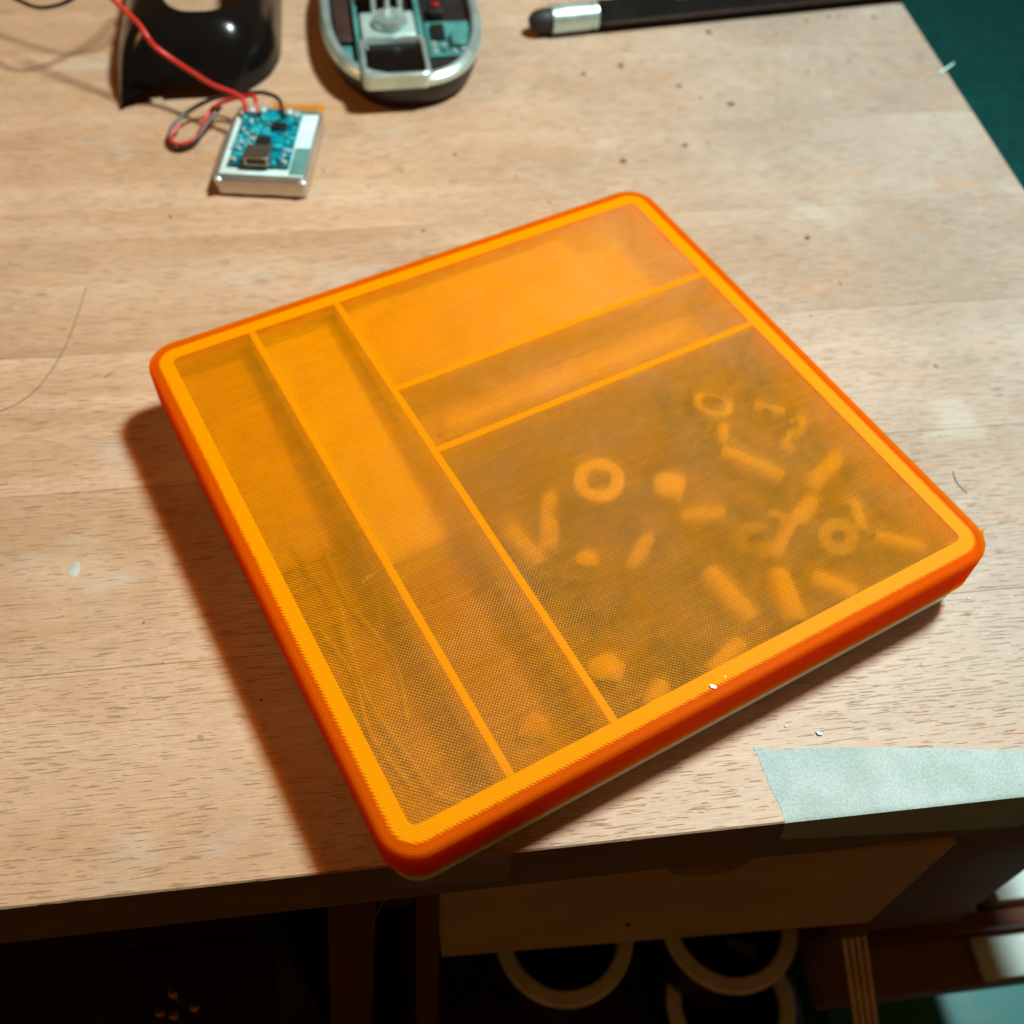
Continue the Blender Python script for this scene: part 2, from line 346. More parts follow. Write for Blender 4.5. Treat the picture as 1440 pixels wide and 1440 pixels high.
# paint stains on the top
def stain(x_, y_, r, mat, seed):
    bm = bmesh.new(); n = 26
    ring = [(( r * (1 + .45 * mn.noise(Vector((math.cos(t) * 1.4, math.sin(t) * 1.4, seed)))) * math.cos(t) * .8) * mm, (r * (1 + .45 * mn.noise(Vector((math.cos(t) * 1.4, math.sin(t) * 1.4, seed)))) * math.sin(t) * 1.25) * mm) for t in [2 * math.pi * j / n for j in range(n)]]
    loft(bm, [[(a, b, 0) for a, b in ring], [(a * .93, b * .93, .00005) for a, b in ring]], True, True)
    o = build('paint_spot', bm, mat, desk); o.location = (x_ * mm, y_ * mm, .00002); return o
stain(-97.6, 83.6, 1.9, plain('dried_pale_paint', (.52, .52, .44), .5), 1)

# finger-notched wooden box under the top
yaw = math.atan2(-4.6, 127.4)
bx = empty('wooden_box', (-13.0 * mm, .0032, -95.4 * mm), yaw, 'pale plywood box with a half-moon finger notch, under the front edge of the bench', 'box')
bm = bmesh.new(); Wd, Hh = 127.4, 70.6; arc = [(66 + 10.5 * math.cos(t), Hh - 12 * math.sin(t)) for t in [math.pi * k / 16 for k in range(17)]]
xs = [0] + sorted(a for a, b in arc) + [Wd]; tops = {round(a, 4): b for a, b in arc}
rowv = [[bm.verts.new((a * mm, yy * mm, zz * mm)) for yy, zz in ((0, 0), (0, tops.get(round(a, 4), Hh)), (4, tops.get(round(a, 4), Hh)), (4, 0))] for a in xs]
for i in range(len(xs) - 1):
    for j in range(4): bm.faces.new((rowv[i][j], rowv[i + 1][j], rowv[i + 1][(j + 1) % 4], rowv[i][(j + 1) % 4]))
bm.faces.new(rowv[0]); bm.faces.new(rowv[-1])
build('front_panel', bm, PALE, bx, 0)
boxo('notch_shade_plate', 50, 82, 4.15, 4.6, Hh - 16, Hh - .1, plain('painted_notch_shade', (.008, .004, .003), 1.0, Specular_IOR_Level=.0), bx)  # near-black plate behind the notch paints the shade inside the box
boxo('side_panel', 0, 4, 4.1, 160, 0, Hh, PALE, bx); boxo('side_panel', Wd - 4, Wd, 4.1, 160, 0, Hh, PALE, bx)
boxo('back_panel', 4.1, Wd - 4.1, 156, 160, 0, Hh, BLACKWOOD, bx); boxo('bottom_panel', 4.1, Wd - 4.1, 4.1, 155.9, .5, 3, BLACKWOOD, bx)  # inner panels near black, the box's inside shade put into their colour
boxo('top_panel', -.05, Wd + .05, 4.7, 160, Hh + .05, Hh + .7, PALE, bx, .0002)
blob('knot', 52, -.3, 20, .8, DARKWOOD, .4, bx, 1, 4)

# right-hand lower shelf with white paper and mint box, lit past the desk's end
bsh = empty('shelf', (0, 0, 0), 0, 'brown lower shelf board beyond the plywood box at the lower right', 'shelf')
boxo('shelf_board', 119, 213, -10, 300, -182, -170, BROWN, bsh, .001)
boxo('shelf_lip', 119, 212.5, 6, 12, -169.9, -158, DARKWOOD, bsh, .001)
bm = bmesh.new(); box(bm, 178 * mm, 211 * mm, -9.5 * mm, 5.5 * mm, -169.7 * mm, -166 * mm, .0008, 2)
tag(build('paper_pad', bm, PAPER), 'mint white paper pad lying on the brown lower shelf at right', 'paper pad')
bm = bmesh.new(); box(bm, 188 * mm, 211 * mm, 14 * mm, 80 * mm, -169.8 * mm, -156 * mm, .0015, 2)
tag(build('white_carton', bm, PAPER), 'mint white carton behind the dark lip of the lower shelf at right', 'carton')
bm = bmesh.new(); box(bm, 150 * mm, 420 * mm, -70 * mm, 120 * mm, -300 * mm, -262 * mm, .003, 2)
tag(build('mint_tray', bm, plain('teal_tray_plastic', (.01, .19, .185), .5)), 'teal tray lowest at the bottom right, under the shelf', 'tray')
tube_o = tube('black_cable', [(172, -30, -259), (184, -28, -252), (200, -26, -256), (225, -24, -257)], 4, BLACKM, None)
tag(tube_o, 'black cable end lying on the teal tray at the bottom right corner', 'cable')

# tubs on the cabinet shelf
def tub(x_, y_, z_, r, h, label):
    t = empty('round_tub', (x_ * mm, y_ * mm, z_ * mm), 0, label, 'tub', 'round tubs under the bench')
    R, w = r * mm, 5.6 * mm
    bm = bmesh.new(); lathe(bm, [(R * .80, -h * mm), (R - w * .7, -3.2 * mm), (R - w * .8, -3.2 * mm), (R * .78, -h * mm)], 48, None, True); build('tub_wall', bm, BLACKM, t)
    bm = bmesh.new(); lathe(bm, [(R - w, -3.1 * mm), (R - .5 * mm, -3.1 * mm), (R, -2.6 * mm), (R, -.6 * mm), (R - .7 * mm, 0), (R - w + .7 * mm, 0), (R - w, -.7 * mm)], 56, None, True); build('tub_rim', bm, TUBM, t)
    bm = bmesh.new(); lathe(bm, [(.0004, -h * .55 * mm), (R * .78, -h * .55 * mm), (R * .78, -h * .5 * mm), (.0004, -h * .48 * mm)], 32)
    build('filling', bm, BLACKM, t); return t
tub(31.7, 24.5, -170, 25.2, 90, 'cream round tub under the bench, left of the two with wide rims')
tub(92.8, 22.0, -170, 25.2, 90, 'cream round tub under the bench beside the striped rail')
tub(97.5, 2, -214, 25, 60, 'lower cream tub half hidden under the tub beside the striped rail')
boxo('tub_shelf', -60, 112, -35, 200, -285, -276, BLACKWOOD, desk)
r_ = empty('striped_rail', (0, 0, 0), 0, 'striped pale metal rail sloping down beside the round tubs', 'rail')
for i in range(4):
    bm = bmesh.new(); P0 = Vector((117.6 + 2.3 * i, 2, -128)); P1 = Vector((119.5 + 2.1 * i, -33, -150)); d = P1 - P0
    lathe(bm, [(.0008, 0), (.0009, d.length * mm * .5), (.0008, d.length * mm)], 8, axis(P0, d)); build('bar', bm, plain('worn_aluminium', (.80, .62, .50), .4, .2) if i == 0 else bpy.data.materials['worn_aluminium'], r_)
boxo('backing', 116.6, 127, 3, 8, -160, -126, BROWN, r_)
for k, (x_, y_, h) in enumerate(((-97, 10, 26), (-103, 7, 14), (-99, 6, 12), (-92, 7, 16))):
    bm = bmesh.new(); lathe(bm, [(.0014, 0), (.0014, h * mm * .8), (.0009, h * mm * .82), (.0008, h * mm)], 12)
    o = build('brass_pin', bm, BRASS); o.location = (x_ * mm, y_ * mm, -150 * mm)
    tag(o, ('tallest brass pin in the dark block under the bench', 'brass pin furthest left in the dark block under the bench', 'shortest brass pin, nearest the viewer in the dark block', 'brass pin furthest right in the dark block under the bench')[k], 'pin', 'brass pins in the dark cabinet')
bm = bmesh.new(); box(bm, -125 * mm, -70 * mm, 0 * mm, 30 * mm, -160 * mm, -150.1 * mm, .001, 1)
tag(build('pin_block', bm, BLACKWOOD), 'dark block holding the brass pins under the bench', 'block')
bm = bmesh.new(); box(bm, -126 * mm, -69 * mm, 31 * mm, 60 * mm, -317 * mm, -150 * mm)
build('cabinet_divider', bm, BLACKWOOD, desk)

# blanket beyond the desk
bm = bmesh.new(); N = 90
G = [[bm.verts.new((.20 + 1.3 * i / N, .13 + 1.67 * j / N, -.26 + .016 * mn.noise(Vector((i * .09, j * .05, 0))) + .006 * mn.noise(Vector((i * .3, j * .16, 5))))) for j in range(N + 1)] for i in range(N + 1)]
for i in range(N):
    for j in range(N): bm.faces.new((G[i][j], G[i + 1][j], G[i + 1][j + 1], G[i][j + 1]))
ex = bmesh.ops.extrude_face_region(bm, geom=list(bm.faces)); bmesh.ops.translate(bm, vec=(0, 0, -.012), verts=[e for e in ex['geom'] if isinstance(e, bmesh.types.BMVert)])
tag(build('blanket', bm, BLANKET, None, 180), 'dark teal woven blanket spread below the right edge of the bench', 'blanket')
bm = bmesh.new(); box(bm, .43, 1.5, .13, 1.8, -.7, -.29, .03, 3)
tag(build('bed', bm, BLACKWOOD), 'dark mattress carrying the teal blanket beside the bench', 'bed')

# masking tape over the front edge
def wraptape(name, top, frontz, mat, label, t=.13, ext=.9, seed=0):
    # top: list of (x, ydepth) along the edge ; frontz : list of z below the edge
    bm = bmesh.new(); n = 46; rows = []
    for k in range(n + 1):
        f = k / n
        def lerp(L, f=f):
            u = f * (len(L) - 1); i = min(int(u), len(L) - 2); w = u - i; return tuple(a + (b - a) * w for a, b in zip(L[i], L[i + 1]))
        xt, yt, xe, xf, zf = lerp(top)
        j = .25 * mn.noise(Vector((k * .9, seed, 0)))
        yt += .12 * mn.noise(Vector((k * .5, seed, 2)))
        P = [(xt + (xe - xt) * q / 14 + (.32 * mn.noise(Vector((q * 1.7, seed, k / n * 5))) if k in (0, n) else 0), yt + (.5 - yt) * q / 14) for q in range(15)]
        row = [(a, b, .06 + .05 * max(0, mn.noise(Vector((k * .35, i_ * .12, seed + 1)))) + (0 if i_ > 1 else .55 * max(0, mn.noise(Vector((k * .16, seed + 7, 1)))))) for i_, (a, b) in enumerate(P)]
        row += [(xe, -.05, -.22), (xe, -.12, -.8), ((xe + xf) / 2, -.12, zf / 2), (xf, -.12, zf)]
        rows.append([(a + (j if k in (0, n) else 0), b, c_) for a, b, c_ in row])
    G = [[bm.verts.new(tuple(q * mm for q in p)) for p in r] for r in rows]
    for a in range(n):
        for b in range(len(G[0]) - 1): bm.faces.new((G[a][b], G[a + 1][b], G[a + 1][b + 1], G[a][b + 1]))
    # jagged torn ends
    for b, v_ in enumerate(G[0]): v_.co.x += .5 * mm * mn.noise(Vector((b * 2.3, seed, 9)))
    bmesh.ops.recalc_face_normals(bm, faces=bm.faces)
    bmesh.ops.solidify(bm, geom=list(bm.faces), thickness=.00006)
    return build(name, bm, mat, None, 30)
o = wraptape('masking_tape', [(62.6, 18.4, 65.2, 66.5, -10.5), (66.5, 17.1, 67.5, 68.5, -11.8), (80, 16.3, 80, 80, -13.5), (105, 13.4, 105, 105, -18), (126, 10.6, 126, 126, -21), (128.5, 6.5, 129.5, 129.5, -22)], None, TAPE, '', seed=3)
tag(o, 'mint masking tape strip folded over the front edge at the lower right', 'tape')
o = wraptape('sticky_tape', [(-20.5, 1.2, -20.3, -18.8, -16), (-8, 1.2, -8, -8, -17), (3, 1.2, 4.2, 3.3, -19.2)], None, TAPE2, '', seed=8)
tag(o, 'brownish see-through tape piece on the front edge under the box corner', 'tape')

# ================================================================ ORGANISER BOX
YAW = math.radians(22.4861)
ob = empty('organizer_box', (23.586 * mm, 94.190 * mm, 0), YAW, 'flat square storage box with pale grey body, dividers and translucent orange printed lid', 'storage box')
# body: tray
bm = bmesh.new()
o_i, w_i = 1.45 * mm, 6.65 * mm
loft(bm, [rr(LA, LB, RC, 10, o_i + 2.6 * mm, 0.02 * mm), rr(LA, LB, RC, 10, o_i + .2 * mm, 3.2 * mm), rr(LA, LB, RC, 10, o_i, 4.0 * mm), rr(LA, LB, RC, 10, o_i, 21.3 * mm),
          rr(LA, LB, RC, 10, w_i, 21.3 * mm), rr(LA, LB, RC, 10, w_i, 9 * mm)], True, True)
build('body', bm, BODY, ob, 50)
def divider(x0, x1, y0, y1): return boxo('divider', x0, x1, y0, y1, 9.01, 21.72, INNER, ob, .0002, 1)
divider(-52.2, -49.8, -71.9, 71.9); divider(-27.2, -24.8, -71.9, 71.9)
divider(-24.75, 73.3, 33.7, 36.1); divider(-24.75, 73.3, 10.2, 12.6)
# lid: band + skirt as one closed shell
bm = bmesh.new(); f_ = .9 * mm; ZT = 23 * mm
L = []
L.append(rr(LA, LB, RC, 12, 1.35 * mm, 10.4 * mm)); L.append(rr(LA, LB, RC, 12, .35 * mm, 10.4 * mm)); L.append(rr(LA, LB, RC, 12, 0, 10.8 * mm))
for zz in (14, 18): L.append(rr(LA, LB, RC, 12, 0, zz * mm))
for k in range(6):
    t = math.pi / 2 * k / 5; L.append(rr(LA, LB, RC, 12, f_ * (1 - math.cos(t)), ZT - f_ + f_ * math.sin(t)))
for q in (2.4, 3.5, 5): L.append(rr(LA, LB, RC, 12, q * mm, ZT))
L.append(rr(LA, LB, RC, 12, 6.6 * mm, ZT)); L.append(rr(LA, LB, RC, 12, 6.6 * mm, 21.4 * mm)); L.append(rr(LA, LB, RC, 12, 1.35 * mm, 21.4 * mm))
loft(bm, L, closed=True); lid = build('lid', bm, RIM, ob, 60)
bm = bmesh.new(); loft(bm, [rr(LA, LB, RC, 12, 6.63 * mm, 21.75 * mm), rr(LA, LB, RC, 12, 6.63 * mm, ZT - .02 * mm)], True, True)
pn = build('lid_panel', bm, [PANEL, UNDER], lid, 30)
for p_ in pn.data.polygons:
    if p_.normal.z < .5: p_.material_index = 1
_r = M('divider_glow_orange'); _r.set(Base_Color=(1, .43, .0), Roughness=.5, Specular_IOR_Level=.1)
_a = _r.n('ShaderNodeBsdfTransparent'); _r.put(_a.inputs[0], (1, .78, .01)); _b = _r.n('ShaderNodeMixShader'); _b.inputs[0].default_value = .42
_r.L.new(_a.outputs[0], _b.inputs[1]); _r.L.new(_r.b.outputs[0], _b.inputs[2]); _r.L.new(_b.outputs[0], _r.out.inputs[0]); DIVIDER_GLOW = _r.m
for a0, a1, b0, b1 in ((-51.9, -50.1, -72, 72), (-26.9, -25.1, -72, 72), (-24.95, 73.3, 34.0, 35.8), (-24.95, 73.3, 10.5, 12.3)):  # strips added for the dividers' bright lines seen through the lid
    boxo('divider_glow_strip', a0, a1, b0, b1, 22.985, 22.999, DIVIDER_GLOW, lid, 0, 1)
# stray print nibs and flakes on the lid
def on_lid(a, b): v_ = Matrix.Rotation(YAW, 3, 'Z') @ Vector((a, b, 0)); return v_.x + 23.586, v_.y + 94.19
tube('print_nib', [(79.6, -76.0 + 3, 22.2), (80.6, -75.2 + 3, 22.0), (82.0, -75.0 + 3, 21.8)], .35, RIM, lid, 4, 6, True)
for k, (a, b, r, l) in enumerate(((-2.8, -76.2, .55, 'larger white flake on the front rim of the orange lid'), (.2, -75.2, .25, 'tiny white flake on the front rim of the orange lid beside the larger one'))):
    x_, y_ = {0: (49.8, 23.3), 1: (53.0, 25.4)}[k]
    tag(blob('flake', x_, y_, 23.02, r, LIGHTF, .4, None, 1, k + 2), l, 'flake')

# ---- contents
def inbox(o, a, b, z, rz=0): x_, y_ = on_lid(a, b); o.location = (x_ * mm, y_ * mm, z * mm); o.rotation_euler = (0, 0, YAW + rz); return o
bm = bmesh.new(); box(bm, -36 * mm, 36 * mm, -17.6 * mm, 17.6 * mm, 0, 4 * mm, .0006, 2)  # pale sheet put in to make the back compartment bright
tag(inbox(build('insert_pale_sheet', bm, CARD), 11.3, 53.9, 15), 'pale sheet added to brighten the back compartment of the organiser, dim under the lid', 'card')
def strip(name, hx_, hy_, th, mat, a, b, z, label, tx=0):
    bm = bmesh.new(); box(bm, -hx_ * mm, hx_ * mm, -hy_ * mm, hy_ * mm, 0, th * mm, .0004, 2)
    o = inbox(build(name, bm, mat), a, b, z); o.rotation_euler = (math.radians(tx), 0, YAW); return tag(o, label, name.split('_')[0])
KRAFT = plain('kraft_card', (.68, .55, .38), .8); DARK_INSERT = plain('dark_insert_brown', (.38, .25, .13), .9)
strip('card_strip', 11.2, 39.5, 1.2, CARD, -38.5, 32, 13.2, 'pale strip added to brighten the back half of the second narrow compartment', 3.5)
strip('foam_strip', 10.8, 30, .8, DARK_INSERT, -38.5, -41, 9.1, 'brown strip added to darken the front half of the second narrow compartment')
strip('card_strip', 10.2, 34, 1.0, KRAFT, -62.9, 37.2, 12.6, 'tan strip added to lighten the back of the leftmost compartment', 4.2)
strip('foam_strip', 10.0, 38, .8, DARK_INSERT, -62.9, -33, 9.1, 'brown strip added to darken the area under the wire leads in the leftmost compartment')
strip('card_strip', 47.5, 10.0, 1.5, KRAFT, 24, 23.1, 9.1, 'tan strip added to tone down the floor under the rod in the narrow cross compartment')
bm = bmesh.new(); box(bm, -48.5 * mm, 48.5 * mm, -40.3 * mm, 40.3 * mm, 0, 1.2 * mm, .0003, 1)
tag(inbox(build('foam_mat', bm, plain('dark_foam', (.19, .135, .085), .9)), 24.2, -31, 9.05), 'dark foam mat lining the largest compartment of the organiser', 'mat')
# standoffs
def rod(name, p0, p1, r, mat, label, cat, group, z0, z1, hexa=True, hole=True):
    r *= 1.2; z0 = max(z0, 12.4) if cat == 'standoff' else max(z0, 12); z1 = max(z1, 12.4) if cat == 'standoff' else max(z1, 12)
    A = Vector((*on_lid(*p0), z0)); B = Vector((*on_lid(*p1), z1)); d = B - A; bm = bmesh.new(); l = d.length * mm; R = r * mm
    thr = []
    if hexa:
        nt = int(l / .0011)
        for q in range(nt): thr += [(R * .84, .0003 + (l - .0006) * q / nt), (R, .0003 + (l - .0006) * (q + .5) / nt)]
    else: thr = [(R, .0003), (R, l - .0003)]
    lathe(bm, [(R * .45, 0.0005), (R * .5, 0), (R * .82, 0)] + thr + [(R * .82, l), (R * .5, l), (R * .45, l - .0005)], 16, None)
    o = build(name, bm, mat, None, 25); o.matrix_world = axis(A, d); return tag(o, label, cat, group)
SG = 'cream standoffs in the largest compartment'
for p0, p1, r, z, lab in (((-3.3, -7.9), (-12.3, -23.1), 2.3, 12, 'cream standoff upright in the picture left of the pale ring'),
                     ((44.0, -17.5), (52.5, -32.5), 2.6, 13, 'cream standoff in the middle right of the largest compartment, tilted down right'),
                     ((57, -38), (72.0, -33), 2.4, 12, 'cream standoff furthest right, pointing up to the right rim'),
                     ((55.3, -41.6), (34.5, -50.5), 2.6, 11, 'long cream standoff running down left towards the dark nut'),
                     ((17.5, -47), (18.8, -63.5), 2.8, 14, 'cream standoff near the front rim, left of the pair'),
                     ((32.5, -55), (27.8, -68.5), 2.8, 14, 'cream standoff touching the front rim beside the washers'),
                     ((59.1, -25), (71.0, -18), 2.2, 8, 'dim deep cream standoff near the right wall'),
                     ((50.0, -9.5), (46.5, -15.5), 2.0, 9, 'short dim cream standoff below the dark washer at the back'),
                     ((62, -58), (71, -67), 2.2, 9, 'dim cream standoff in the front right corner'),
                     ((14, -66), (3, -69), 2.2, 8, 'dim cream standoff lying along the front wall'),
                     ((40, -60), (46, -69), 2.4, 13, 'cream standoff in front of the dark nuts, at the front wall'),
                     ((64, -46), (60, -55), 2.2, 12, 'short cream standoff right of the dark nuts'),
                     ((22, -30), (33, -34), 2.3, 9, 'dim cream standoff between the yellowish lump and the long standoff'),
                     ((2, -37), (12, -31), 2.0, 8, 'dim cream standoff in front of the pale ring'),
                     ((-18, -12), (-16, -26), 2.2, 7, 'dim deep cream standoff along the divider'),
                     ((-8, -66), (-14, -70), 2.3, 9, 'short dim cream standoff in the front left corner of the largest compartment'),
                     ((62, -8), (68, -14), 2.0, 9, 'short dim cream standoff nearest the back right corner')):
    rod('standoff', p0, p1, r, NYLON, lab, 'standoff', SG, z, z)
def ring(name, a, b, z, ro, ri, h, mat, label, tilt=(0, 0), group=None):
    bm = bmesh.new(); lathe(bm, [(ri * mm, -h / 2 * mm), (ro * mm - .0003, -h / 2 * mm), (ro * mm, -h / 2 * mm + .0003), (ro * mm, h / 2 * mm - .0003), (ro * mm - .0003, h / 2 * mm), (ri * mm, h / 2 * mm)], 32, None, True)
    o = build(name, bm, mat, None, 40); x_, y_ = on_lid(a, b); o.location = (x_ * mm, y_ * mm, z * mm); o.rotation_euler = (tilt[0], tilt[1], 0); return tag(o, label, 'ring', group)
ring('spacer_ring', 7.6, -13.5, 17.6, 6.5, 3.2, 3.4, NYLON, 'large pale spacer ring seen clearest under the lid', (.12, -.1))
ring('washer', 51.5, -3.1, 14, 5.6, 3.6, 1.6, NYLON, 'dim washer near the back of the largest compartment', (-.2, .15))
for a, b, z, r, lab in ((52, -54.5, 15, 5.0, 'dark nut near the right of the front rim'), (33.4, -45, 14, 5.2, 'dark nut left of the other dark nut'), (43, -42, 12, 3.8, 'smaller dark nut above the pair of dark nuts')):
    bm = bmesh.new(); lathe(bm, [(r * .35 * mm, -.0015), (r * mm, -.0015), (r * mm, .0015), (r * .35 * mm, .0015)], 24 if z > 12 else 6, None, True)
    o = build('nut', bm, SCREWB); x_, y_ = on_lid(a, b); o.location = (x_ * mm, y_ * mm, z * mm); o.rotation_euler = (.2, -.15, .4); tag(o, lab, 'nut')
for a, b, r, z, lab in ((24.5, -21, 4.6, 9, 'yellowish lump between the ring and the standoffs'), (-5.2, -29.3, 2.6, 10, 'small pale lump under the left standoff'), (-17, -57, 3.4, 7, 'faint pale lump in the front left corner of the largest compartment')):
    x_, y_ = on_lid(a, b); tag(blob('nylon_clip', x_, y_, max(z, 11.5), r, NYLON, .5, None, 2, int(a)), lab, 'clip')
# dark screws, heaped
bmS = bmesh.new(); lathe(bmS, [(.0002, -.0068), (.0013, -.0066), (.0014, .0045), (.0027, .0046), (.0028, .0062), (.0021, .0068), (.0003, .0066)], 14)
scr = build('screw', bmS, SCREWB)
rs = random.Random(5)
for k in range(46):
    o = scr if k == 0 else scr.copy()
    if k: COL.objects.link(o)
    a = rs.uniform(-16, 66); b = rs.uniform(-64, 2); x_, y_ = on_lid(a, b)
    o.location = (x_ * mm, y_ * mm, rs.uniform(11.6, 13.2) * mm); o.rotation_euler = (math.pi / 2 + rs.uniform(-.25, .25), 0, rs.uniform(0, 6.3))
    tag(o, 'small black screw in the dark heap under the lid of the largest compartment', 'screw', 'black screws heaped in the largest compartment')
# pale rod in the narrow cross compartment
rod('pale_rod', (-17, 24.5), (62, 24.5), 2.2, NYLON, 'long pale rod lying in the narrow cross compartment', 'rod', None, 10, 10, False)
rod('thin_pin', (-2, 31), (2.5, 27.5), .4, LIGHTF, 'thin pale pin across the end of the pale rod', 'pin', None, 17, 17, False)
# component leads in the left compartment
def P(a, b, z): return (*on_lid(a, b), max(z, 11.2))
LG = 'bent wire leads in the left compartment'
for pts, lab in (([P(-67, 9, 13), P(-65.5, 0, 12), P(-64.5, -9, 8)], 'wire lead highest at the left wall, nearly straight'),
            ([P(-53.5, 12.5, 16), P(-55, 1, 15), P(-54.8, -15, 16), P(-57, -22, 10)], 'wire lead running beside the divider'),
            ([P(-63.5, -13, 14), P(-66, -25, 13), P(-67.5, -38, 12), P(-66, -52, 12), P(-64, -64, 12), P(-59, -69, 11)], 'long curved wire lead reaching the front of the left compartment'),
            ([P(-70, -15, 8), P(-68, -30, 8), P(-70.5, -45, 9), P(-68, -60, 8)], 'wire lead hugging the left wall'),
            ([P(-60, 5, 9), P(-61, -12, 9), P(-58, -30, 9), P(-62, -46, 8)], 'dim wire lead in the middle of the left compartment')):
    tag(tube('wire_lead', pts, .5, plain('dull_tinned_lead', (.60, .56, .44), .4) if 'dull_tinned_lead' not in bpy.data.materials else bpy.data.materials['dull_tinned_lead'], None, 8, 8), lab, 'wire', LG)
for a, b, l in ((-66.6, 15.2, 'bright wire tip at the left wall of the organiser'), (-56.3, -14.0, 'bright wire tip beside the divider of the organiser')):
    tag(tube('wire_tip', [P(a - 1.6, b - .5, 20.6), P(a, b, 20.9), P(a + 1.6, b + .5, 20.6)], .3, LIGHTF, None, 4, 6), l, 'wire')
x_, y_ = on_lid(-38.5, -61); tag(blob('pale_dome', x_, y_, 10, 3.4, KRAFT, .6, None, 2, 3), 'pale cap at the front end of the second narrow compartment', 'cap')

# ================================================================ ELECTRONICS
# battery
bt = empty('battery_pack', (-53.6 * mm, 230.6 * mm, 0), math.radians(-9.0), 'silver pouch battery with mint tape and a blue charger board on top', 'battery')
bm = bmesh.new(); hx = 15.6 * mm; HY = 21 * mm
loft(bm, [rr(hx, HY, 2 * mm, 5, 1.0 * mm, .05 * mm), rr(hx, HY, 2.4 * mm, 5, 0, 1.4 * mm), rr(hx, HY, 2.4 * mm, 5, .2 * mm, 6.2 * mm), rr(hx, HY, 2.4 * mm, 5, 1.2 * mm, 7.7 * mm), rr(hx, HY, 2.4 * mm, 5, 2.2 * mm, 7.9 * mm)], True, True)
bmesh.ops.translate(bm, vec=(0, 21 * mm, 0), verts=bm.verts)
bmesh.ops.subdivide_edges(bm, edges=[e for e in bm.edges if e.calc_length() > .008], cuts=5, use_grid_fill=True)
for v_ in bm.verts: v_.co += v_.normal * .00025 * mn.noise(v_.co * 260)
build('pouch', bm, FOIL, bt, 60)
boxo('mint_wrap', -13.7, 14.6, 1.2, 37, 7.9, 8.3, MINT, bt, .0002)
boxo('grey_tab', 9.6, 14.7, 2.0, 17, 8.32, 8.5, GREYTAB, bt, .00005)
boxo('folded_flap', -15.95, -15.65, 2, 37, 1, 6.6, FOIL, bt, .0001)
for sx in (-14.2, 14.2): blob('corner_crimp', sx, .9, 5.6, 1.3, SOLDER, .6, bt, 2, 3)
bm = bmesh.new(); box(bm, -3 * mm, 15.4 * mm, 41.4 * mm, 45.4 * mm, 6.1 * mm, 6.8 * mm, .0002, 1); build('amber_strip', bm, KAPTON, bt)
pc = boxo('circuit_board', -10.8, 9.4, 4.6, 36.5, 8.9, 10.1, PCB, bt, .0001, 1)
def comp(name, x0, x1, y0, y1, h, mat, z0=10.12): return boxo(name, x0, x1, y0, y1, z0, z0 + h, mat, pc, .00015, 1)
us = comp('usb_socket', -5.2, 3.2, 3.6, 11.2, 3.1, plain('socket_steel', (.40, .38, .32), .35, .9))
comp('socket_mouth', -4.2, 2.2, 3.35, 3.55, 1.7, CHIP, 10.8)
comp('chip', -3.2, 1.6, 13.0, 18.4, 1.6, CHIP); comp('chip', 0.4, 5.4, 23.5, 27, 1.4, CHIP)
rc = random.Random(3)
for (x_, y_) in ((-8, 33.6), (-4.2, 33.9), (5.1, 33.2)): blob('solder_joint', x_, y_, 10.1, 1.6, SOLDER, .8, pc, 2, 1)
for (x_, y_) in ((-8.6, 16), (-8.7, 12.2), (-5.4, 14.4), (-5.3, 18), (-9.4, 6.3), (7.6, 6), (8.4, 33.5), (-5.4, 10.2)): blob('solder_dot', x_, y_, 10.1, .85, SOLDER, .7, pc, 2, 2)
comp('silver_part', 6.8, 8.6, 31.2, 34.6, 1.1, SILVERP)
occ = []
for k in range(260):
    x_ = rc.uniform(-10, 8.6); y_ = rc.uniform(5.2, 35.5)
    if (-6 < x_ < 4 and y_ < 19) or (-.5 < x_ < 6 and 22.5 < y_ < 28) or y_ > 32: continue
    w, h = rc.choice(((.5, .9), (.9, .5), (.6, 1.2), (1.4, .7)))
    if any(abs(x_ - a) < w + c_ + .15 and abs(y_ - b) < h + d + .15 for a, b, c_, d in occ): continue
    occ.append((x_, y_, w, h)); comp('component', x_ - w, x_ + w, y_ - h, y_ + h, rc.uniform(.25, .8), rc.choice((PCBL, PCBL, PCBL, TEALP, SOLDER, PCB)))
# wires of the board
tag(tube('red_wire', [(-58.3, 264.6, 10.6), (-58.6, 267.4, 13.2), (-62, 270.5, 14.5), (-69.4, 275.5, 15), (-78, 283.2, 16.5), (-84, 287, 19), (-88.4, 288.3, 22.5), (-90.2, 288.5, 26), (-93.1, 292.4, 29), (-99.9, 298.9, 33), (-107, 305, 37), (-118, 316, 42)], .95, REDW), 'thick red wire running from the charger board up over the black shell', 'wire')
tag(tube('red_wire', [(-54.8, 263.6, 10.6), (-54.6, 267.5, 13), (-55.6, 271.0, 13), (-58.5, 273.5, 11.5), (-63, 275.5, 9.5), (-69, 276, 7.2), (-73.2, 272.2, 5), (-75.6, 265.5, 3.2), (-79.3, 261.2, 2.2), (-83.5, 260.6, 1.8), (-86.2, 264.3, 2.2), (-82.6, 270.2, 4)], .8, REDW), 'short red wire looping beside the battery, twisted with the black one', 'wire')
tag(tube('black_wire', [(-45.6, 263.5, 10.6), (-46.8, 268.4, 13), (-51.5, 271.8, 13.4), (-57, 274.5, 12), (-64, 278.5, 9), (-71, 279.0, 7.5), (-79.5, 275, 5.6), (-85.2, 268.2, 3.8), (-86.5, 262.3, 1.6), (-83, 258.6, 1.2), (-77.5, 261.2, 2.2), (-73.2, 267.5, 4.8), (-68, 274.6, 7.2)], .75, BLKW), 'black wire looping down beside the battery pack', 'wire')
